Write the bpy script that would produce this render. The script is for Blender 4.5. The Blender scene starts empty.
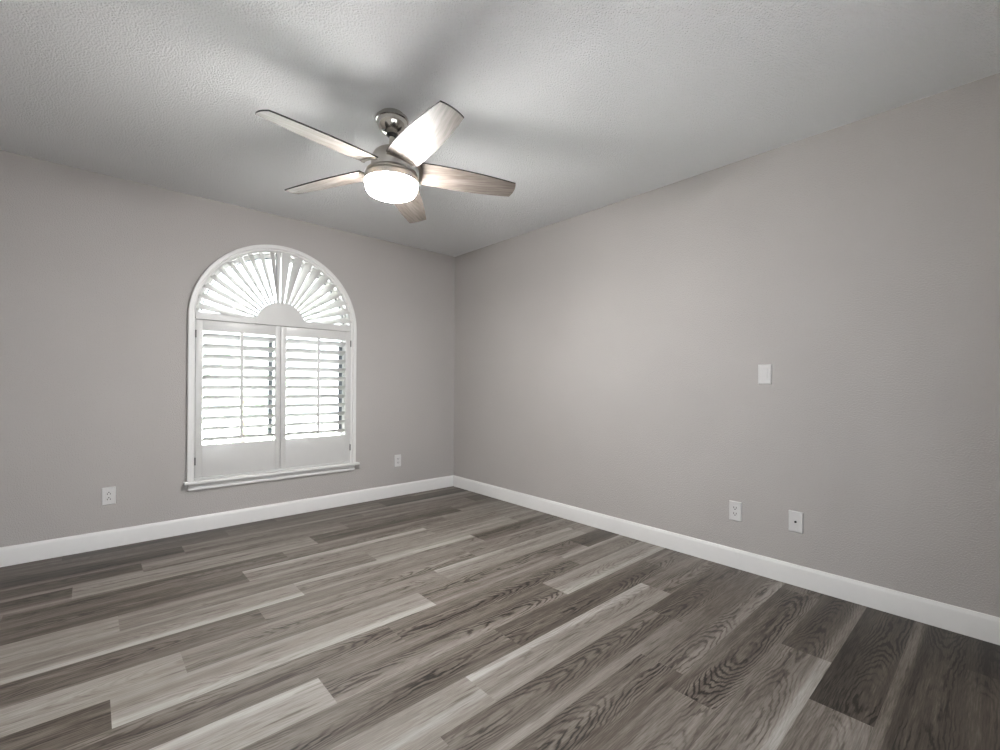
import bpy, bmesh, math, random
from mathutils import Vector, Matrix
from math import sin, cos, pi, radians, sqrt

# ------------------------------------------------------------------ camera
C = bpy.context.scene.collection
scn = bpy.context.scene
F_PX, YAW, ROLL = 455.63, 0.7324, 0.0070
CAM = Vector((-2.8864, -3.9414, 1.0962))
cd = bpy.data.cameras.new('camera'); cam = bpy.data.objects.new('camera', cd); C.objects.link(cam)
cd.sensor_width = 36.0; cd.lens = F_PX/1000*36.0; cd.shift_y = 8.27/1000; cd.clip_start = 0.02
fw = Vector((sin(YAW), cos(YAW), 0)); r0 = Vector((cos(YAW), -sin(YAW), 0)); u0 = Vector((0, 0, 1))
rt = r0*cos(ROLL)+u0*sin(ROLL); up = -r0*sin(ROLL)+u0*cos(ROLL)
M = Matrix.Identity(4)
for i in range(3):
    M[i][0] = rt[i]; M[i][1] = up[i]; M[i][2] = -fw[i]; M[i][3] = CAM[i]
cam.matrix_world = M
scn.camera = cam
# ------------------------------------------------------------------ light
LAMP = 25.5
SKY = 0.85
SUN = 15.0
w = bpy.data.worlds.new('sky'); scn.world = w; w.use_nodes = True
bg = w.node_tree.nodes['Background']; bg.inputs[0].default_value = (0.86, 0.93, 1.0, 1); bg.inputs[1].default_value = SKY
sd_ = bpy.data.lights.new('sun', 'SUN'); sd_.energy = SUN; sd_.angle = radians(0.53); sd_.color = (1.0, 0.985, 0.97)
sun = bpy.data.objects.new('sun', sd_); C.objects.link(sun)
sun.rotation_euler = (radians(-10), radians(6), 0); sun.location = (-1.7, -2, 8)      # close to noon
scn.view_settings.view_transform = 'Standard'; scn.view_settings.look = 'None'
scn.view_settings.gamma = 1.0; scn.view_settings.use_curve_mapping = False
scn.view_settings.exposure = 3.18

H = 2.44; XL = -3.48; YB = -4.35           # ceiling height, left wall, rear wall; right wall X=0, window wall Y=0

# ------------------------------------------------------------------ material helpers
class NT:
    def __init__(s, name):
        s.m = bpy.data.materials.new(name); s.m.use_nodes = True; s.t = s.m.node_tree
        s.b = s.t.nodes['Principled BSDF']
    def n(s, kind, **kw):
        nd = s.t.nodes.new(kind)
        for k, v in kw.items(): setattr(nd, k, v)
        return nd
    def l(s, a, b): s.t.links.new(a, b)
    def inp(s, sock, v):
        if hasattr(v, 'is_output') or hasattr(v, 'links'): s.l(v, sock)
        else: sock.default_value = v
    def math(s, op, a, b=None, c=None, clamp=False):
        nd = s.n('ShaderNodeMath', operation=op); nd.use_clamp = clamp
        s.inp(nd.inputs[0], a)
        if b is not None: s.inp(nd.inputs[1], b)
        if c is not None: s.inp(nd.inputs[2], c)
        return nd.outputs[0]
    def comb(s, x, y, z):
        nd = s.n('ShaderNodeCombineXYZ')
        for i, v in enumerate((x, y, z)): s.inp(nd.inputs[i], v)
        return nd.outputs[0]
    def noise(s, vec, scale=1.0, detail=2.0, rough=0.5):
        nd = s.n('ShaderNodeTexNoise'); s.l(vec, nd.inputs['Vector'])
        nd.inputs['Scale'].default_value = scale; nd.inputs['Detail'].default_value = detail
        nd.inputs['Roughness'].default_value = rough
        return nd.outputs[0]
    def ramp(s, fac, stops):
        nd = s.n('ShaderNodeValToRGB'); s.l(fac, nd.inputs[0]); e = nd.color_ramp.elements
        while len(e) < len(stops): e.new(0.5)
        for el, (p, c) in zip(e, stops):
            el.position = p; el.color = (*c, 1) if len(c) == 3 else c
        return nd.outputs[0]
    def bump(s, h, strength, dist):
        nd = s.n('ShaderNodeBump'); nd.inputs['Strength'].default_value = strength; nd.inputs['Distance'].default_value = dist
        s.l(h, nd.inputs['Height']); s.l(nd.outputs[0], s.b.inputs['Normal'])
    def base(s, v):
        if isinstance(v, tuple): s.b.inputs['Base Color'].default_value = (*v, 1)
        else: s.l(v, s.b.inputs['Base Color'])
    def geo(s): return s.n('ShaderNodeNewGeometry').outputs['Position']
    def obj(s): return s.n('ShaderNodeTexCoord').outputs['Object']

def plain(name, col, rough=0.5, metal=0.0, var=0.008, scale=40, spec=None, bump=0):
    k = NT(name)
    nz = k.noise(k.geo(), scale, 3)
    a = tuple(c*(1-var) for c in col); b = tuple(min(1, c*(1+var)) for c in col)
    k.base(k.ramp(nz, [(0.3, a), (0.7, b)]))
    k.b.inputs['Roughness'].default_value = rough; k.b.inputs['Metallic'].default_value = metal
    if spec is not None: k.b.inputs['Specular IOR Level'].default_value = spec
    if bump: k.bump(nz, bump, 0.001)
    return k.m

def wall_mat():
    k = NT('taupe_wall_paint'); g = k.geo()
    nz = k.noise(g, 1.3, 3)
    k.base(k.ramp(nz, [(0.3, (0.445, 0.420, 0.402)), (0.7, (0.465, 0.440, 0.422))]))
    k.b.inputs['Roughness'].default_value = 0.75; k.b.inputs['Specular IOR Level'].default_value = 0.3
    a = k.noise(g, 150, 2.0, 0.55)
    a = k.math('SMOOTH_MAX', a, 0.42, 0.1)
    k.bump(a, 0.8, 0.005)
    return k.m

def ceil_mat():
    k = NT('stippled_ceiling_paint'); g = k.geo()
    k.base((0.90, 0.90, 0.905))
    k.b.inputs['Roughness'].default_value = 0.9; k.b.inputs['Specular IOR Level'].default_value = 0.15
    a = k.noise(g, 150, 3.0, 0.7)
    v = k.n('ShaderNodeTexVoronoi'); k.l(g, v.inputs['Vector']); v.inputs['Scale'].default_value = 130
    h = k.math('SUBTRACT', a, k.math('MULTIPLY', v.outputs['Distance'], 0.6))
    k.bump(h, 1.0, 0.013)
    return k.m

def floor_mat():
    k = NT('vinyl_plank_wood')
    uvn = k.n('ShaderNodeUVMap', uv_map='plank'); sep = k.n('ShaderNodeSeparateXYZ'); k.l(uvn.outputs[0], sep.inputs[0])
    at = k.n('ShaderNodeAttribute', attribute_name='plank_look'); sc = k.n('ShaderNodeSeparateColor'); k.l(at.outputs['Color'], sc.inputs[0])
    at2 = k.n('ShaderNodeAttribute', attribute_name='plank_look2'); s2 = k.n('ShaderNodeSeparateColor'); k.l(at2.outputs['Color'], s2.inputs[0])
    tone, seed, strip = sc.outputs[0], sc.outputs[1], sc.outputs[2]
    cath, vc = s2.outputs[0], s2.outputs[1]
    u, v = sep.outputs[0], sep.outputs[1]
    sd = k.math('MULTIPLY', seed, 61.7)
    # cathedral grain: nested arches
    vv = k.math('SUBTRACT', k.math('MULTIPLY', v, 11.2), k.math('MULTIPLY_ADD', vc, 1.2, -0.6))
    wob = k.noise(k.comb(k.math('MULTIPLY', u, 4.0), k.math('MULTIPLY', v, 9.0), sd), 1.0, 2)
    vv = k.math('ADD', vv, k.math('MULTIPLY_ADD', wob, 0.40, -0.20))
    slow = k.noise(k.comb(k.math('MULTIPLY', u, 1.2), 0.0, sd), 1.0, 1)
    fine = k.noise(k.comb(k.math('MULTIPLY', u, 14.0), k.math('MULTIPLY', v, 60.0), sd), 1.0, 3)
    ph = k.math('ADD', k.math('MULTIPLY', k.math('POWER', k.math('ABSOLUTE', vv), 1.8), 7.0), k.math('MULTIPLY_ADD', u, k.math('MULTIPLY_ADD', k.math('SIGN', k.math('SUBTRACT', seed, 0.45)), 5.5, 1.0), k.math('MULTIPLY', slow, 20.0)))
    ph = k.math('ADD', ph, k.math('MULTIPLY', fine, 1.5))
    ring = k.math('SINE', k.math('MULTIPLY', ph, 6.2832))
    ring = k.math('MULTIPLY_ADD', ring, 0.5, 0.5)
    ring = k.math('POWER', ring, 3.2)
    msk = k.noise(k.comb(k.math('MULTIPLY', u, 2.6), k.math('MULTIPLY', v, 13.0), k.math('ADD', sd, 9.3)), 1.0, 2)
    mr = k.n('ShaderNodeMapRange'); mr.interpolation_type = 'SMOOTHSTEP'
    k.l(msk, mr.inputs[0]); mr.inputs[1].default_value = 0.34; mr.inputs[2].default_value = 0.62; mr.inputs[3].default_value = 0.1; mr.inputs[4].default_value = 1
    core = k.n('ShaderNodeMapRange'); core.interpolation_type = 'SMOOTHSTEP'
    k.l(k.math('ABSOLUTE', vv), core.inputs[0]); core.inputs[1].default_value = 0.35; core.inputs[2].default_value = 1.05; core.inputs[3].default_value = 1; core.inputs[4].default_value = 0.12
    ringd = k.math('MULTIPLY', k.math('MULTIPLY', ring, core.outputs[0]), k.math('MULTIPLY', mr.outputs[0], cath))
    # streaks
    streak = k.noise(k.comb(k.math('MULTIPLY', u, 11.0), k.math('MULTIPLY', v, 230.0), sd), 1.0, 4, 0.65)
    band = k.noise(k.comb(k.math('MULTIPLY', u, 0.9), k.math('MULTIPLY', v, 20.0), k.math('ADD', sd, 3.1)), 1.0, 3)
    crack = k.noise(k.comb(k.math('MULTIPLY', u, 3.0), k.math('MULTIPLY', v, 42.0), k.math('ADD', sd, 5.7)), 1.0, 3, 0.6)
    ck = k.n('ShaderNodeMapRange'); ck.interpolation_type = 'SMOOTHSTEP'
    k.l(crack, ck.inputs[0]); ck.inputs[1].default_value = 0.60; ck.inputs[2].default_value = 0.70; ck.inputs[3].default_value = 0; ck.inputs[4].default_value = 1
    # pale sapwood strip along one edge: strip 0.5 = none, 1 = +v edge, 0 = -v edge
    sg = k.math('MULTIPLY_ADD', strip, 2.0, -1.0)
    ev = k.math('MULTIPLY', k.math('ADD', k.math('MULTIPLY', v, 11.2), k.math('MULTIPLY_ADD', band, 0.5, -0.25)), k.math('SIGN', sg))
    es = k.n('ShaderNodeMapRange'); es.interpolation_type = 'SMOOTHSTEP'
    k.l(ev, es.inputs[0]); es.inputs[1].default_value = 0.35; es.inputs[2].default_value = 0.75; es.inputs[3].default_value = 0; es.inputs[4].default_value = 0.28
    t = k.math('ADD', tone, k.math('MULTIPLY', es.outputs[0], k.math('ABSOLUTE', sg)))
    t = k.math('ADD', t, k.math('MULTIPLY_ADD', band, 0.60, -0.28))
    t = k.math('ADD', t, k.math('MULTIPLY_ADD', streak, 0.60, -0.30))
    t = k.math('SUBTRACT', t, k.math('MULTIPLY', ringd, 0.42))
    t = k.math('SUBTRACT', t, k.math('MULTIPLY', ck.outputs[0], 0.22))
    col = k.ramp(t, [(0.0, (0.018, 0.014, 0.011)), (0.3, (0.090, 0.072, 0.057)), (0.6, (0.230, 0.205, 0.181)), (1.0, (0.43, 0.413, 0.390))])
    # joints between planks
    e1 = k.math('GREATER_THAN', k.math('ABSOLUTE', v), 0.0881)
    mx = k.n('ShaderNodeMix', data_type='RGBA'); k.l(k.math('MULTIPLY', e1, 0.35), mx.inputs[0]); k.l(col, mx.inputs[6]); mx.inputs[7].default_value = (0.05, 0.04, 0.035, 1)
    k.base(mx.outputs[2])
    k.b.inputs['Roughness'].default_value = 0.42
    k.b.inputs['Specular IOR Level'].default_value = 0.36
    k.bump(k.math('SUBTRACT', streak, ringd), 0.12, 0.001)
    return k.m

def blade_mat():
    k = NT('washed_oak_blade'); o = k.obj()
    sep = k.n('ShaderNodeSeparateXYZ'); k.l(o, sep.inputs[0])
    st = k.noise(k.comb(k.math('MULTIPLY', sep.outputs[0], 7.0), k.math('MULTIPLY', sep.outputs[1], 90.0), 0.0), 1.0, 4, 0.6)
    bd = k.noise(k.comb(k.math('MULTIPLY', sep.outputs[0], 2.5), k.math('MULTIPLY', sep.outputs[1], 22.0), 4.0), 1.0, 2)
    t = k.math('MULTIPLY_ADD', st, 0.55, k.math('MULTIPLY', bd, 0.45))
    k.base(k.ramp(t, [(0.36, (0.090, 0.072, 0.060)), (0.5, (0.175, 0.147, 0.127)), (0.64, (0.26, 0.232, 0.212))]))
    k.b.inputs['Roughness'].default_value = 0.42
    k.b.inputs['Specular IOR Level'].default_value = 0.55
    return k.m

def nickel_mat(name='brushed_nickel', rough=0.28, col=(0.62, 0.59, 0.55)):
    k = NT(name); o = k.obj(); sep = k.n('ShaderNodeSeparateXYZ'); k.l(o, sep.inputs[0])
    nz = k.noise(k.comb(k.math('MULTIPLY', sep.outputs[0], 12), k.math('MULTIPLY', sep.outputs[1], 12), k.math('MULTIPLY', sep.outputs[2], 900)), 1.0, 3)
    k.base(k.ramp(nz, [(0.3, tuple(c*0.9 for c in col)), (0.7, col)]))
    k.b.inputs['Metallic'].default_value = 1; k.b.inputs['Roughness'].default_value = rough
    return k.m

M_WALL, M_CEIL, M_FLOOR = wall_mat(), ceil_mat(), floor_mat()
M_TRIM = plain('white_trim_paint', (0.76, 0.75, 0.735), 0.35)
M_SHUT = plain('white_shutter_paint', (0.60, 0.592, 0.578), 0.35, scale=15)
M_PLATE = plain('white_plastic', (0.64, 0.63, 0.62), 0.3)
M_SLOT = plain('dark_slot', (0.02, 0.02, 0.02), 0.6)
M_BLACK = plain('blade_edge_black', (0.022, 0.019, 0.018), 0.5)
M_BRKT = nickel_mat('bracket_metal', 0.35, (0.40, 0.36, 0.32))
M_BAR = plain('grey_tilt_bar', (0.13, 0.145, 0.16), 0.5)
M_HINGE = plain('dark_hinge', (0.10, 0.095, 0.09), 0.4, metal=0.6)
M_NICK = nickel_mat()
M_POL = nickel_mat('polished_nickel', 0.17, (0.58, 0.56, 0.52))
M_BLADE = blade_mat()
k = NT('lit_opal_glass'); k.base((0.9, 0.9, 0.88)); k.b.inputs['Emission Color'].default_value = (1.0, 0.985, 0.965, 1)
k.b.inputs['Emission Strength'].default_value = LAMP; k.b.inputs['Roughness'].default_value = 0.25; M_GLOBE = k.m
k = NT('window_glass')
g = k.n('ShaderNodeBsdfGlossy'); g.inputs['Roughness'].default_value = 0.02
tr = k.n('ShaderNodeBsdfTransparent'); tr.inputs[0].default_value = (0.93, 0.96, 0.95, 1)
fr = k.n('ShaderNodeFresnel'); fr.inputs[0].default_value = 1.45
mx = k.n('ShaderNodeMixShader'); k.l(fr.outputs[0], mx.inputs[0]); k.l(tr.outputs[0], mx.inputs[1]); k.l(g.outputs[0], mx.inputs[2])
k.l(mx.outputs[0], k.t.nodes['Material Output'].inputs[0]); M_GLASS = k.m
M_GRAVEL = plain('pale_gravel', (0.55, 0.54, 0.53), 0.9, var=0.15, scale=30)
k = NT('shrub_leaf'); k.base(k.ramp(k.noise(k.geo(), 9, 3), [(0.3, (0.07, 0.15, 0.05)), (0.7, (0.20, 0.32, 0.12))])); M_LEAF = k.m
M_BOUNCE = plain('grey_bounce_ground', (0.112, 0.114, 0.118), 0.9, var=0.2, scale=12)  # grey picked to weaken and neutralise bounce from the unseen rear ground
M_BARK = plain('bark', (0.16, 0.11, 0.08), 0.9, var=0.2)

# ------------------------------------------------------------------ mesh helpers
def obj(name, bm, mats, parent=None, smooth=None, loc=None):
    me = bpy.data.meshes.new(name)
    bmesh.ops.recalc_face_normals(bm, faces=bm.faces[:])
    bm.to_mesh(me); bm.free()
    for m in (mats if isinstance(mats, (list, tuple)) else [mats]): me.materials.append(m)
    o = bpy.data.objects.new(name, me); C.objects.link(o)
    if parent: o.parent = parent
    if loc: o.location = loc
    if smooth is not None:
        for p in me.polygons: p.use_smooth = True
        me.set_sharp_from_angle(angle=radians(smooth))
    return o
def empty(name, loc, label=None, cat=None, group=None, rotz=0):
    o = bpy.data.objects.new(name, None); C.objects.link(o); o.location = loc; o.rotation_euler = (0, 0, rotz)
    o.empty_display_size = 0.05
    if label: o['label'] = label
    if cat: o['category'] = cat
    if group: o['group'] = group
    return o
def struct(name, bm, mats, parent=None, smooth=None):
    o = obj(name, bm, mats, parent, smooth)
    if not parent: o['kind'] = 'structure'
    return o
def box(bm, x0, x1, y0, y1, z0, z1, bev=0.0, mat=0, mtx=None):
    vs = [bm.verts.new((x, y, z)) for x in (x0, x1) for y in (y0, y1) for z in (z0, z1)]
    fs = []
    for q in ((0, 1, 3, 2), (4, 6, 7, 5), (0, 4, 5, 1), (2, 3, 7, 6), (0, 2, 6, 4), (1, 5, 7, 3)):
        f = bm.faces.new([vs[i] for i in q]); f.material_index = mat; fs.append(f)
    if bev:
        es = list({e for f in fs for e in f.edges})
        r = bmesh.ops.bevel(bm, geom=es, offset=bev, segments=2, affect='EDGES', profile=0.5)
        vs = list({v for f in r['faces'] for v in f.verts} | {v for v in vs if v.is_valid})
    if mtx: bmesh.ops.transform(bm, matrix=mtx, verts=vs)
    return vs
def lathe(bm, prof, seg=64, mat=0, close_top=True, close_bot=True):
    rings = []
    for r, z in prof:
        if r < 1e-5: rings.append([bm.verts.new((0, 0, z))])
        else: rings.append([bm.verts.new((r*cos(2*pi*i/seg), r*sin(2*pi*i/seg), z)) for i in range(seg)])
    for a, b in zip(rings, rings[1:]):
        for i in range(seg):
            j = (i+1) % seg
            if len(a) == 1 and len(b) == 1: continue
            if len(a) == 1: f = bm.faces.new((a[0], b[j], b[i]))
            elif len(b) == 1: f = bm.faces.new((a[i], a[j], b[0]))
            else: f = bm.faces.new((a[i], a[j], b[j], b[i]))
            f.material_index = mat
    if len(rings[0]) > 1 and close_top: bm.faces.new(rings[0]).material_index = mat
    if len(rings[-1]) > 1 and close_bot: bm.faces.new(rings[-1][::-1]).material_index = mat
def sweep(bm, path, prof, closed=False, mat=0):
    """path: list of (origin, out, side) frames; prof: 2D points (a along out, b along side)"""
    rings = [[bm.verts.new(o+a*ou+b*si) for a, b in prof] for o, ou, si in path]
    n = len(prof)
    for A, B in zip(rings, rings[1:]):
        for i in range(n):
            j = (i+1) % n
            bm.faces.new((A[i], A[j], B[j], B[i])).material_index = mat
    bm.faces.new(rings[0]).material_index = mat; bm.faces.new(rings[-1][::-1]).material_index = mat

# ------------------------------------------------------------------ window numbers
WX = -1.738; AZ = 1.560                  # window centre line, height where the arch springs
R_OUT = 0.630; R_IN = 0.588              # casing
Z_SILL = 0.372

# ------------------------------------------------------------------ floor
bm = bmesh.new()
uvl = bm.loops.layers.uv.new('plank')
c1 = bm.loops.layers.float_color.new('plank_look'); c2 = bm.loops.layers.float_color.new('plank_look2')
PW, PL = 0.1775, 1.22
# per row, from the window wall: X of one end joint, then tone of the planks by number (0 = the one that crosses or follows the joint to the right)
rows = [
 (0.0660, -1.79, {0: (.30,), -1: (.16, .5, .3), -2: (.30,)}),
 (-0.1115, -0.926, {0: (.20, .5, .5), -1: (.38, .5, .2), -2: (.30, .5, .3)}),
 (-0.2890, -1.21, {0: (.44, .8, .2), -1: (.40, .8, .3), -2: (.17, .0, .4)}),
 (-0.4665, -0.214, {0: (.24, .5, .3), -1: (.40, .5, .3), -2: (.46, .5, .3), -3: (.27, .0, .4)}),
 (-0.6440, -1.73, {1: (.44, .5, .5), 0: (.28, .5, .6), -1: (.56, .5, .3), -2: (.26, .1, .4)}),
 (-0.8215, -0.743, {0: (.48, .6, .3), -1: (.42, .6, .3), -2: (.36, .5, .4)}),
 (-0.9990, -1.01, {0: (.50, .5, .4), -1: (.56, .95, .4), -2: (.33, .5, .5)}),
 (-1.1765, -1.565, {1: (.50, .5, .5), 0: (.62, .5, .2), -1: (.46, .5, .4), -2: (.60, .5, .2)}),
 (-1.3540, -0.84, {0: (.36, .5, .7), -1: (.54, 1.0, .5), -2: (.55, .0, .4)}),
 (-1.5315, -1.06, {0: (.48, .5, .5), -1: (.48, .6, .8), -2: (.38, .5, .8)}),
 (-1.7090, -1.39, {0: (.54, .8, .4), -1: (.48, .5, .7), -2: (.68, .5, .3)}),
 (-1.8865, -0.39, {0: (.22, .5, .5), -1: (.44, .3, .9), -2: (.62, .0, .3), -3: (.30, .5, .5)}),
 (-2.0640, -0.667, {0: (.48, 1.0, .5), -1: (.40, .5, 1.), -2: (.42, .5, .8)}),
 (-2.2415, -1.033, {0: (.60, .1, .5), -1: (.40, .2, 1.), -2: (.68, .9, .2)}),
 (-2.4190, -0.323, {0: (.40, .5, .8), -1: (.33, .5, .9), -2: (.40, .5, 1.)}),
 (-2.5960, -0.62, {0: (.44, .5, .6), -1: (.54, 1.0, .4), -2: (.60, .5, .2)}),
 (-2.7740, -0.855, {0: (.35, .5, .8), -1: (.36, .1, 1.), -2: (.46, .5, .6)}),
 (-2.9510, -1.214, {0: (.35, .1, .8), -1: (.34, .5, 1.2), -2: (.5, .5, .5)}),
 (-3.1290, -0.10, {0: (.4, .5, 1.), -1: (.32, .4, 1.2), -2: (.4, .5, .6)}),
 (-3.3065, -0.70, {0: (.28, .2, .8), -1: (.44, .0, .6), -2: (.45, .5, .6)}),
 (-3.4840, -1.01, {0: (.15, .3, 1.1), -1: (.40, .5, .4), -2: (.4, .5, .6)}),
 (-3.6615, -0.02, {0: (.20, .8, 1.), -1: (.17, .9, 1.), -2: (.4, .5, .6)}),
 (-3.8390, -0.355, {0: (.12, .5, .5), -1: (.28, .5, .5), -2: (.4, .5, .6)}),
 (-4.0165, -0.70, {}),
 (-4.1940, -0.20, {}),
]
rnd = random.Random(11)
for ytop, jx, looks in rows:
    y1 = min(ytop, 0.0); y0 = max(ytop-PW, YB); vm = ytop-PW/2
    for n in range(-4, 3):
        xa = jx+n*PL; xb = xa+PL
        seed, vc, rt_, rs = rnd.random(), rnd.random(), rnd.random(), rnd.random()
        if xb <= XL or xa >= 0: continue
        a, b = max(xa, XL), min(xb, 0.0)
        lk = looks.get(n) or (0.3+0.25*rt_, 0.5, 0.3+0.6*rs)
        tone, strip, cath = (list(lk)+[.5, .5])[:3] if len(lk) < 3 else lk
        vs = [bm.verts.new(p) for p in ((a, y0, 0), (b, y0, 0), (b, y1, 0), (a, y1, 0))]
        f = bm.faces.new(vs)
        for lp in f.loops:
            x, y, _ = lp.vert.co
            lp[uvl].uv = (x-xa, y-vm); lp[c1] = (tone, seed, strip, 1); lp[c2] = (cath, vc, 0, 1)
g = bmesh.ops.extrude_face_region(bm, geom=bm.faces[:])
bmesh.ops.translate(bm, vec=(0, 0, -0.05), verts=[v for v in g['geom'] if isinstance(v, bmesh.types.BMVert)])
struct('floor', bm, M_FLOOR)

# ------------------------------------------------------------------ ceiling and walls
bm = bmesh.new(); box(bm, XL-.12, .12, YB-.12, .16, H, H+.1); struct('ceiling', bm, M_CEIL)
bm = bmesh.new(); box(bm, 0, .12, YB-.12, .16, -.05, H); struct('wall_right', bm, M_WALL)
bm = bmesh.new(); box(bm, XL-.12, XL, YB-.12, .16, -.05, H); struct('wall_left', bm, M_WALL)
RW = (-3.35, -1.45, 0.75, 1.80)          # opening added behind the camera, unseen, to let in fill daylight
bm = bmesh.new()
box(bm, XL, RW[0], YB-.12, YB, -.05, H); box(bm, RW[1], 0, YB-.12, YB, -.05, H)
box(bm, RW[0], RW[1], YB-.12, YB, -.05, RW[2]); box(bm, RW[0], RW[1], YB-.12, YB, RW[3], H)
struct('wall_rear', bm, M_WALL)
rw = empty('added_fill_window', ((RW[0]+RW[1])/2, YB, RW[2])); rw['kind'] = 'structure'  # added daylight source, out of view, fills the far wall
bm = bmesh.new(); q = .035
for x0, x1, z0, z1 in ((RW[0], RW[0]+q, RW[2], RW[3]), (RW[1]-q, RW[1], RW[2], RW[3]), (RW[0]+q, RW[1]-q, RW[2], RW[2]+q), (RW[0]+q, RW[1]-q, RW[3]-q, RW[3]), ((RW[0]+RW[1])/2-q/2, (RW[0]+RW[1])/2+q/2, RW[2]+q, RW[3]-q)):
    box(bm, x0, x1, YB-.09, YB-.04, z0, z1)
bmesh.ops.transform(bm, matrix=Matrix.Translation((-(RW[0]+RW[1])/2, -YB, -RW[2])), verts=bm.verts[:])
obj('fill_window_frame', bm, M_TRIM, rw)
# window wall with an arched hole
bm = bmesh.new()
RH = 0.592; N = 48
def quad(pts): bm.faces.new([bm.verts.new((x, 0, z)) for x, z in pts])
quad([(XL, -.05), (WX-RH, -.05), (WX-RH, H), (XL, H)])
quad([(WX+RH, -.05), (0, -.05), (0, H), (WX+RH, H)])
quad([(WX-RH, -.05), (WX+RH, -.05), (WX+RH, .36), (WX-RH, .36)])
for i in range(N):
    a0, a1 = pi-pi*i/N, pi-pi*(i+1)/N
    xa, za, xb, zb = WX+RH*cos(a0), AZ+RH*sin(a0), WX+RH*cos(a1), AZ+RH*sin(a1)
    quad([(xa, za), (xb, zb), (xb, H), (xa, H)])
bmesh.ops.remove_doubles(bm, verts=bm.verts[:], dist=1e-5)
g = bmesh.ops.extrude_face_region(bm, geom=bm.faces[:])
bmesh.ops.translate(bm, vec=(0, .15, 0), verts=[v for v in g['geom'] if isinstance(v, bmesh.types.BMVert)])
struct('wall_front', bm, M_WALL)

# baseboards
BH = 0.113
bprof = [(0, 0), (.0140, 0), (.0140, BH-.020), (.0125, BH-.014), (.0080, BH-.004), (.006, BH), (0, BH)]
def base(name, p0, p1, out):
    bm = bmesh.new(); o_, z_ = Vector(out), Vector((0, 0, 1))
    sweep(bm, [(Vector(p0), o_, z_), (Vector(p1), o_, z_)], bprof); struct(name, bm, M_TRIM, smooth=50)
base('baseboard_front', (XL+.014, 0, 0), (-.014, 0, 0), (0, -1, 0))
base('baseboard_right', (0, 0, 0), (0, YB+.014, 0), (-1, 0, 0))
base('baseboard_left', (XL, 0, 0), (XL, YB+.014, 0), (1, 0, 0))
base('baseboard_rear', (XL, YB, 0), (0, YB, 0), (0, 1, 0))

# ------------------------------------------------------------------ window
win = empty('window_1', (WX, 0, Z_SILL)); win['kind'] = 'structure'
bm = bmesh.new()
T = Matrix.Translation((-WX, 0, -Z_SILL))
def arch_path(r, z0, n=72):
    pts = [(WX-r, z0, Vector((-1, 0, 0)))]
    for i in range(n+1):
        a = pi-pi*i/n; pts.append((WX+r*cos(a), AZ+r*sin(a), Vector((cos(a), 0, sin(a)))))
    pts.append((WX+r, z0, Vector((1, 0, 0))))
    return [(Vector((x, 0, z)), d, Vector((0, -1, 0))) for x, z, d in pts]
# casing: outer flat face with a stepped inner lip
cas = [(0.0, -.03), (0.0, .010), (.003, .012), (.010, .012), (.012, .030), (.015, .035), (.038, .035), (.042, .031), (.042, 0), (.010, 0), (.010, -.03)]
sweep(bm, arch_path(R_IN, Z_SILL), cas)
bmesh.ops.transform(bm, matrix=T, verts=bm.verts[:])
obj('window_casing', bm, M_TRIM, win, smooth=35)
bm = bmesh.new()
box(bm, WX-.648, WX+.660, -.052, .0, Z_SILL-.016, Z_SILL+.002, .003)
box(bm, WX-RH+.002, WX+RH-.002, -.001, .148, Z_SILL-.010, Z_SILL)
bmesh.ops.transform(bm, matrix=T, verts=bm.verts[:])
obj('window_sill', bm, M_TRIM, win, smooth=35)
bm = bmesh.new()
zt = Z_SILL-.016
path = [(Vector((WX-.622, 0, zt)), Vector((0, -1, 0)), Vector((0, 0, 1))), (Vector((WX+.626, 0, zt)), Vector((0, -1, 0)), Vector((0, 0, 1)))]
sweep(bm, path, [(0, 0), (.030, 0), (.029, -.006), (.016, -.016), (.013, -.026), (.020, -.034), (.021, -.044), (.017, -.050), (0, -.050)])
bmesh.ops.transform(bm, matrix=T, verts=bm.verts[:])
obj('window_apron', bm, M_TRIM, win, smooth=35)
# outer sash and glass
bm = bmesh.new()
sweep(bm, arch_path(RH-.045, Z_SILL), [(0, -.14), (0, -.105), (.045, -.105), (.045, -.14)])
box(bm, WX-RH, WX+RH, .105, .14, Z_SILL, Z_SILL+.045)
bmesh.ops.transform(bm, matrix=T, verts=bm.verts[:])
obj('window_sash', bm, M_TRIM, win, smooth=35)
bm = bmesh.new()
vs = [bm.verts.new((p[0].x, .12, p[0].z)) for p in arch_path(RH-.046, Z_SILL+.04)]
f = bm.faces.new(vs); g = bmesh.ops.extrude_face_region(bm, geom=[f])
bmesh.ops.translate(bm, vec=(0, .005, 0), verts=[v for v in g['geom'] if isinstance(v, bmesh.types.BMVert)])
bmesh.ops.transform(bm, matrix=T, verts=bm.verts[:])
obj('window_pane', bm, M_GLASS, win)

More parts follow.
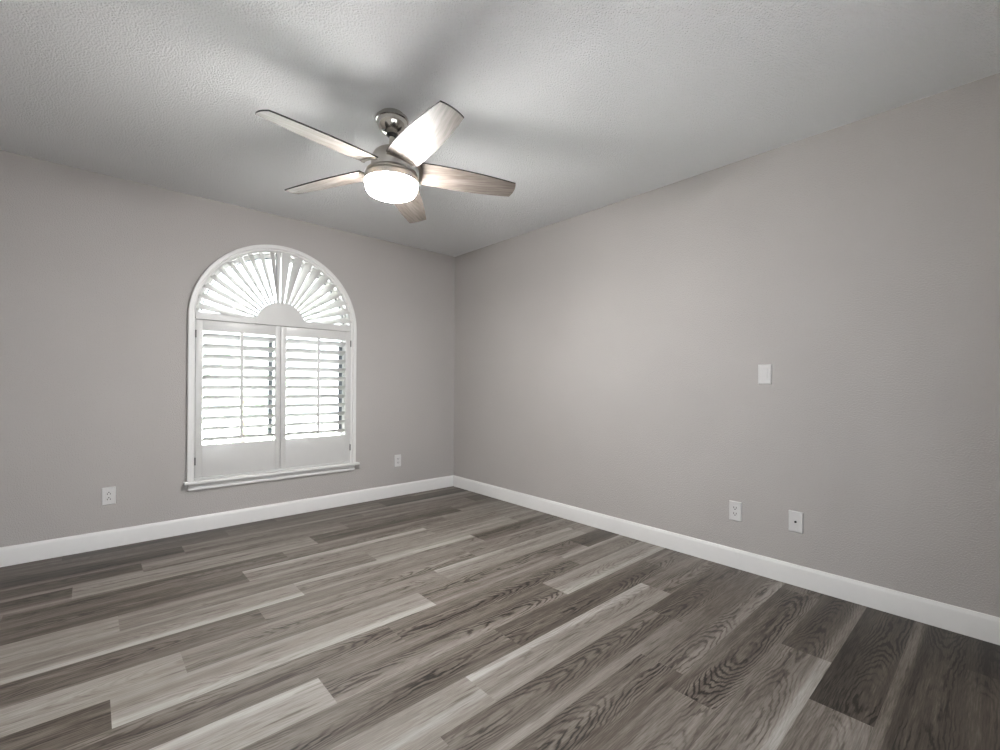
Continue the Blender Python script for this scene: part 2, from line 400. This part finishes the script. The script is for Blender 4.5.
# ------------------------------------------------------------------ plantation shutter
SH = empty('plantation_shutter', (WX, 0, Z_SILL), 'white arched plantation shutter with sunburst louvers over two louvered panels in the wall', 'window shutter')
def rel(bm, org): bmesh.ops.transform(bm, matrix=Matrix.Translation((-org[0], -org[1], -org[2])), verts=bm.verts[:])
SO = (WX, 0, Z_SILL)
PY0, PY1 = -.014, .014                   # thickness of the panels
ZP0, ZP1 = .392, 1.545
louver_tilt = radians(27)
def louver_prof(wd, th, n=14):
    return [(wd/2*cos(2*pi*i/n), th/2*sin(2*pi*i/n)) for i in range(n)]
LZ0, LZ1 = .628, 1.466; NL = 11; pitch = (LZ1-LZ0)/NL
def panel(xa, xb, oa, ob, barx):
    bm = bmesh.new()
    box(bm, xa, oa, PY0, PY1, ZP0, ZP1, .0018); box(bm, ob, xb, PY0, PY1, ZP0, ZP1, .0018)
    box(bm, oa, ob, PY0+.0008, PY1, ZP0, LZ0, .0015); box(bm, oa, ob, PY0+.0008, PY1, LZ1, ZP1, .0015)
    rel(bm, SO)
    P = obj('shutter_panel', bm, M_SHUT, SH, smooth=35)
    lv = None
    for i in range(NL):
        z = LZ0+pitch*(i+.5)
        if lv is None:
            bm = bmesh.new(); L = (ob-oa)-.005
            prof = louver_prof(.086, .0105); rg = []
            # front edge up, back edge down
            for s, sc_ in ((-L/2, .93), (-L/2+.004, 1), (L/2-.004, 1), (L/2, .93)):
                rg.append([bm.verts.new((s, a*sc_*cos(louver_tilt)+b*sin(louver_tilt), -a*sc_*sin(louver_tilt)+b*cos(louver_tilt))) for a, b in prof])
            for A, B in zip(rg, rg[1:]):
                for q in range(len(prof)):
                    q2 = (q+1) % len(prof); bm.faces.new((A[q], A[q2], B[q2], B[q]))
            bm.faces.new(rg[0]); bm.faces.new(rg[-1][::-1])
            lv = obj('louver', bm, M_SHUT, P, smooth=50); o = lv
        else:
            o = lv.copy(); C.objects.link(o); o.parent = P
        o.location = ((oa+ob)/2-WX, 0.002, z-Z_SILL)
    xm = (oa+ob)/2
    bm = bmesh.new(); box(bm, xm-.0100, xm+.0100, -.053, -.0425, .668, 1.478, .002)
    for i in range(NL):
        z = LZ0+pitch*(i+.5)+.043*sin(louver_tilt)-.002
        box(bm, xm-.0015, xm+.0015, -.044, -.034, z-.002, z+.002)
    rel(bm, SO); obj('tilt_rod', bm, M_SHUT, P)
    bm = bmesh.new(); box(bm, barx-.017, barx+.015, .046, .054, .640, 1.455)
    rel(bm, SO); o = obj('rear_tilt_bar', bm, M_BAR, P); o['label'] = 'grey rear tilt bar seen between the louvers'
    return P
def hinges(P, x):
    for z in (.515, 1.440):
        bm = bmesh.new(); box(bm, x-.0035, x+.0035, PY0-.009, PY0+.004, z-.028, z+.028, .001)
        rel(bm, SO); o = obj('hinge', bm, M_HINGE, P); o['label'] = 'dark metal hinge'
XA, XB = WX-.583, WX+.583
P1 = panel(XA+.002, -1.7435, -2.277, -1.781, -1.800); hinges(P1, XA+.001)
P2 = panel(-1.7400, XB-.002, -1.699, -1.203, -1.222); hinges(P2, XB-.001)
# mounting frame inside the casing, with the dividing rail under the arch
bm = bmesh.new()
box(bm, XA-.006, XA-.0005, -.010, .05, Z_SILL+.001, ZP1+.01); box(bm, XB+.0005, XB+.006, -.010, .05, Z_SILL+.001, ZP1+.01)
box(bm, XA, XB, -.010, .05, Z_SILL+.001, ZP0-.0035, .001)
box(bm, XA, XB, PY0, PY1, ZP1+.003, 1.602, .0012); box(bm, XA, XB, PY1+.001, .03, ZP1-.02, 1.596)
box(bm, -1.7475, -1.7355, PY1+.001, .026, ZP0-.004, ZP1-.021)
rel(bm, SO); obj('mounting_frame', bm, M_SHUT, SH)
# sunburst
HZ = 1.549; RHUB = .187; ROUT = .590
bm = bmesh.new()
n = 40
ring = [(WX+RHUB*cos(pi*i/n), HZ+RHUB*sin(pi*i/n)) for i in range(n+1)]
a = [bm.verts.new((x, PY0-.002, z)) for x, z in ring]; f = bm.faces.new(a)
g = bmesh.ops.extrude_face_region(bm, geom=[f]); bmesh.ops.translate(bm, vec=(0, .03, 0), verts=[v for v in g['geom'] if isinstance(v, bmesh.types.BMVert)])
# outer arch band that carries the blade pins
sweep(bm, [(o_, d, s) for o_, d, s in arch_path(.574, 1.565)], [(0, -.03), (0, .010), (.013, .010), (.013, -.03)])
# centre mullion
def wedge(x0, x1, x2, x3):
    za, zb = HZ+RHUB-.004, AZ+ROUT-.004
    A = [bm.verts.new((x, PY0-.002, z)) for x, z in ((x0, za), (x1, za), (x3, zb), (x2, zb))]
    B = [bm.verts.new((v.co.x, PY1, v.co.z)) for v in A]
    bm.faces.new(A); bm.faces.new(B[::-1])
    for i in range(4): bm.faces.new((A[i], A[(i+1) % 4], B[(i+1) % 4], B[i]))
wedge(-1.768, -1.752, -1.777, -1.749); wedge(-1.741, -1.722, -1.738, -1.668)
rel(bm, SO); SB = obj('sunburst_frame', bm, M_SHUT, SH, smooth=35)
NB = 19; step = radians(9)
def burst_blade(side):
    """local: x along the radius, y depth, z across; side +1: front edge on the +z side"""
    bm = bmesh.new(); rg = []
    r_a, r_b = RHUB+.002, .590
    tl = radians(51)
    for r in (r_a, r_a+.006, .3, .45, r_b-.010, r_b):
        wd = 2*r*math.tan(step/2)*1.10*(0.9 if r in (r_b,) else 1)
        wd = min(wd, .092); th = .0045+.006*min(1, r/.4)
        rr = []
        for c_, d_ in louver_prof(wd, th):
            rr.append(bm.verts.new((r, -c_*sin(tl)+d_*cos(tl) if 0 else c_*sin(tl)*-1+0*d_+d_*cos(tl), side*(c_*cos(tl)+d_*sin(tl)))))
        rg.append(rr)
    m = len(rg[0])
    for A, B in zip(rg, rg[1:]):
        for q in range(m): bm.faces.new((A[q], A[(q+1) % m], B[(q+1) % m], B[q]))
    bm.faces.new(rg[0]); bm.faces.new(rg[-1][::-1])
    return bm
proto = {}
for i in range(NB):
    ang = radians(6+8.35*(i+.5)) if i < 9 else radians(92.6+8.15*(i-9+.5))
    side = -1 if ang < pi/2 else 1       # front edge on the side away from the top of the arch
    if side not in proto:
        o = proto[side] = obj('sunburst_louver', burst_blade(side), M_SHUT, SB, smooth=50)
    else:
        o = proto[side].copy(); C.objects.link(o); o.parent = SB
    o.location = (0, .002, HZ-Z_SILL); o.rotation_euler = (0, -ang, 0)
bm = bmesh.new()
for s0, s1 in ((7, 80), (93, 173)):
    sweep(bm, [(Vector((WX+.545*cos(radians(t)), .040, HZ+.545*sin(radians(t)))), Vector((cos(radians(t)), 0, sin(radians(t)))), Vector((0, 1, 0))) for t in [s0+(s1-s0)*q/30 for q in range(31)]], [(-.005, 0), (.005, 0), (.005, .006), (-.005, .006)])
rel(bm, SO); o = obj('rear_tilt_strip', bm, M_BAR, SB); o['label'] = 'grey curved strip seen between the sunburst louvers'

# ------------------------------------------------------------------ ceiling fan
FX, FY = -1.7660, -1.8705
fan = empty('ceiling_fan', (FX, FY, H), 'brushed nickel ceiling fan with five greyed oak blades and a lit drum light', 'ceiling fan')
def zz(p): return [(r, z-H) for r, z in p]
bm = bmesh.new()
lathe(bm, zz([(.060, 2.440), (.060, 2.421), (.080, 2.421), (.081, 2.418), (.081, 2.408), (.078, 2.405), (.0755, 2.4045), (.0745, 2.396), (.070, 2.380), (.062, 2.365), (.051, 2.352), (.038, 2.343), (.029, 2.340), (.027, 2.346)]))
obj('canopy', bm, M_POL, fan, smooth=40)
bm = bmesh.new(); lathe(bm, zz([(.012, 2.362), (.022, 2.354), (.0255, 2.344), (.0245, 2.335), (.0190, 2.328), (.0145, 2.326)])); obj('hanger_ball', bm, M_SLOT, fan, smooth=60)
bm = bmesh.new(); lathe(bm, zz([(.0133, 2.345), (.0133, 2.262)])); obj('downrod', bm, M_NICK, fan, smooth=40)
bm = bmesh.new()
lathe(bm, zz([(.020, 2.284), (.024, 2.282), (.026, 2.272), (.045, 2.268), (.068, 2.258), (.086, 2.243), (.097, 2.222), (.101, 2.200), (.102, 2.160), (.104, 2.150)]))
obj('motor_housing', bm, M_NICK, fan, smooth=40)
bm = bmesh.new()
lathe(bm, zz([(.098, 2.160), (.112, 2.154), (.120, 2.150), (.126, 2.146), (.1295, 2.138), (.130, 2.1335), (.1285, 2.1325), (.130, 2.1315), (.1345, 2.118), (.1350, 2.098), (.1320, 2.095), (.126, 2.099)]))
obj('light_ring', bm, M_NICK, fan, smooth=40)
bm = bmesh.new()
lathe(bm, zz([(.124, 2.101), (.1275, 2.097), (.1285, 2.088), (.1270, 2.073), (.1235, 2.058), (.114, 2.046), (.100, 2.039), (.080, 2.035), (.04, 2.032), (0, 2.031)]))
o = obj('lamp_shade', bm, M_GLOBE, fan, smooth=60); o['label'] = 'white opal glass drum shade, lit'
# blades
def lerp(a, b, t): return a+(b-a)*t
def blade_outline():
    im, ip, tm, tp = Vector((.133, -.055)), Vector((.124, .098)), Vector((.638, .057)), Vector((.616, .164))
    pts = []
    n = 16
    dm = (tm-im).normalized(); nm = Vector((dm.y, -dm.x))         # outward on the -t side
    for i in range(n+1):
        t = i/n; pts.append(im.lerp(tm, t)+nm*.013*4*t*(1-t)*(1.15-.3*t))
    dt = (tp-tm).normalized(); nt = Vector((dt.y, -dt.x))
    tip = []
    for i in range(1, 12):
        t = i/12; tip.append(tm.lerp(tp, t)+nt*.010*4*t*(1-t))
    pts += tip
    dp = (tp-ip).normalized(); np_ = Vector((-dp.y, dp.x))
    for i in range(n+1):
        t = 1-i/n; pts.append(ip.lerp(tp, t)+np_*.014*4*t*(1-t))
    for i in range(1, 8):                                          # root, hollowed round the hub
        t = i/8; pts.append(ip.lerp(im, t)+Vector((.014*4*t*(1-t), 0)))
    return pts
TH = .0065
def blade_bm():
    bm = bmesh.new(); pts = blade_outline()
    lo = [bm.verts.new((x, y, -TH/2)) for x, y in pts]; hi = [bm.verts.new((x, y, TH/2)) for x, y in pts]
    bm.faces.new(lo[::-1]).material_index = 0; bm.faces.new(hi).material_index = 1
    for i in range(len(pts)):
        j = (i+1) % len(pts); bm.faces.new((lo[i], lo[j], hi[j], hi[i])).material_index = 1
    return bm
PH = -0.238; ZB = 2.171-H
def bracket_bm():
    """curved holder gripping the root of the blade and running into the housing"""
    bm = bmesh.new(); n = 10
    lo, hi = [], []
    out, inn = [], []
    for i in range(n+1):
        t = i/n; y = lerp(-.050, .088, t); bow = .014*4*t*(1-t)
        out.append((.140+bow, y)); inn.append((.122+bow*.9, y))
    pts = out+[(.100, .055), (.085, .045), (.085, -.030), (.100, -.036)]
    pts = out+inn[::-1]
    for z, L in ((-TH/2-.0050, lo), (-TH/2-.0005, hi)):
        for x, y in pts: L.append(bm.verts.new((x, y, z)))
    bm.faces.new(lo[::-1]); bm.faces.new(hi)
    for i in range(len(pts)):
        j = (i+1) % len(pts); bm.faces.new((lo[i], lo[j], hi[j], hi[i]))
    return bm
b0 = None
for kk in range(5):
    th = -1.872+kk*radians(72)
    if b0 is None:
        b0 = obj('fan_blade', blade_bm(), [M_BLADE, M_BLACK], fan)
        br0 = obj('blade_bracket', bracket_bm(), M_BRKT, b0); b, br = b0, br0
    else:
        b = b0.copy(); C.objects.link(b); b.parent = fan
        br = br0.copy(); C.objects.link(br); br.parent = b
    b.location = (0, 0, ZB); b.rotation_mode = 'XYZ'
    b.rotation_euler = (Matrix.Rotation(-.014, 3, 'X') @ Matrix.Rotation(.008, 3, 'Y') @ Matrix.Rotation(th, 3, 'Z') @ Matrix.Rotation(PH, 3, 'X')).to_euler()

# ------------------------------------------------------------------ outlets and switches
def mount(name, pos, wall, label, cat, group=None):
    """local frame: x to the right seen from the room, z up, -y out of the wall"""
    o = empty(name, pos, label, cat, group, rotz=0 if wall == 'front' else -pi/2)
    return o
def plate(P, w=.070, h=.1145):
    bm = bmesh.new()
    pr = [(-w/2, -h/2), (w/2, -h/2), (w/2, h/2), (-w/2, h/2)]
    a = [bm.verts.new((x, 0, z)) for x, z in pr]; b = [bm.verts.new((x, -.0030, z)) for x, z in pr]
    s = .90; c = [bm.verts.new((math.copysign(abs(x)-.0035, x), -.0075, math.copysign(abs(z)-.0035, z))) for x, z in pr]
    bm.faces.new(a); bm.faces.new(c[::-1])
    for A, B in ((a, b), (b, c)):
        for i in range(4): bm.faces.new((A[i], A[(i+1) % 4], B[(i+1) % 4], B[i]))
    return obj('wall_plate', bm, M_PLATE, P)
def disc(bm, x, z, r, y0, y1, mat=0, n=16, flat=None):
    ps = []
    for i in range(n):
        a = 2*pi*i/n; px, pz = r*cos(a), r*sin(a)
        if flat: pz = max(-flat, min(flat, pz))
        ps.append((x+px, z+pz))
    A = [bm.verts.new((p, y0, q)) for p, q in ps]; B = [bm.verts.new((p, y1, q)) for p, q in ps]
    bm.faces.new(A).material_index = mat; bm.faces.new(B[::-1]).material_index = mat
    for i in range(n): bm.faces.new((A[i], A[(i+1) % n], B[(i+1) % n], B[i])).material_index = mat
def outlet(pos, wall, label, flip=False):
    P = mount('electrical_outlet', pos, wall, label, 'electrical outlet')
    plate(P)
    bm = bmesh.new()
    box(bm, -.0170, .0170, -.0088, -.0065, -.0335, .0335, .0008)
    R = obj('receptacle', bm, M_PLATE, P)
    bm = bmesh.new(); s = -1 if flip else 1
    for zc in (.0175, -.0175):
        box(bm, -.0090, -.0056, -.0093, -.0080, zc+s*.004-.0050, zc+s*.004+.0050)
        box(bm, .0056, .0090, -.0093, -.0080, zc+s*.004-.0044, zc+s*.004+.0044)
        disc(bm, 0, zc-s*.0065, .0034, -.0093, -.0080, n=10)
    obj('socket_slots', bm, M_SLOT, R)
    bm = bmesh.new()
    return P
outlet((-2.792, 0, .339), 'front', 'white duplex outlet on window wall, left of the shuttered window', True)
outlet((-.669, 0, .340), 'front', 'white duplex outlet on window wall between shuttered window and room corner')
outlet((0, -2.856, .340), 'right', 'white duplex outlet low on right wall, left of the cable jack plate')
P = mount('cable_jack', (0, -3.171, .348), 'right', 'white wall plate with a single dark round cable jack low on right wall', 'cable jack')
plate(P)
bm = bmesh.new(); disc(bm, 0, 0, .0066, -.0095, -.0065, n=6); disc(bm, 0, 0, .0050, -.0150, -.0090, n=16)
o = obj('coax_connector', bm, M_SLOT, P); o['label'] = 'dark round connector'
for z in (.042, -.042):
    bm = bmesh.new(); disc(bm, 0, z, .0030, -.0084, -.0068, n=10); obj('plate_screw', bm, M_PLATE, P)
P = mount('light_switch', (0, -3.011, 1.159), 'right', 'white rocker light switch halfway up the right wall above the two plates', 'light switch')
plate(P)
bm = bmesh.new()
box(bm, -.0175, .0175, -.0084, -.0060, -.0345, .0345, .0006)
rot = Matrix.Translation((0, -.0092, 0)) @ Matrix.Rotation(radians(4.5), 4, 'X')
box(bm, -.0145, .0145, -.0025, .003, -.0300, .0300, .0010, mtx=rot)
obj('rocker', bm, M_PLATE, P)

# ------------------------------------------------------------------ outside the window
bm = bmesh.new(); box(bm, -9, 6, .30, 14, -.25, -.20)
struct('ground', bm, M_GRAVEL)
bm = bmesh.new(); box(bm, -9, 6, -14, YB-.30, -.25, -.20); struct('rear_bounce_ground', bm, M_BOUNCE)  # unseen rear ground, added dark to limit light bounced up to the ceiling
rnd = random.Random(5)
def shrub(x, y, h, r, label):
    P = empty('shrub', (x, y, -.20), label, 'shrub', 'bushes outside the window')
    bm = bmesh.new()
    for i in range(900):
        a, t, q = rnd.uniform(0, 2*pi), rnd.uniform(-1, 1), rnd.random()**.4
        s = sqrt(1-t*t); p = Vector((r*q*s*cos(a), r*q*s*sin(a), h*.55+h*.45*q*t))
        d = Vector((rnd.gauss(0, 1), rnd.gauss(0, 1), rnd.gauss(0, 1))).normalized(); e = d.orthogonal().normalized(); L = rnd.uniform(.04, .08)
        v = [bm.verts.new(p), bm.verts.new(p+d*L*.5+e*L*.25), bm.verts.new(p+d*L), bm.verts.new(p+d*L*.5-e*L*.25)]
        bm.faces.new(v)
    obj('foliage', bm, M_LEAF, P)
    bm = bmesh.new(); lathe(bm, [(.04, 0), (.03, h*.6)], 8); obj('stem', bm, M_BARK, P)
shrub(-1.3, 3.2, 1.9, .75, 'green bush outside glimpsed between the left panel louvers')
shrub(1.3, 4.0, 1.6, .8, 'bush outside glimpsed between the right panel louvers')
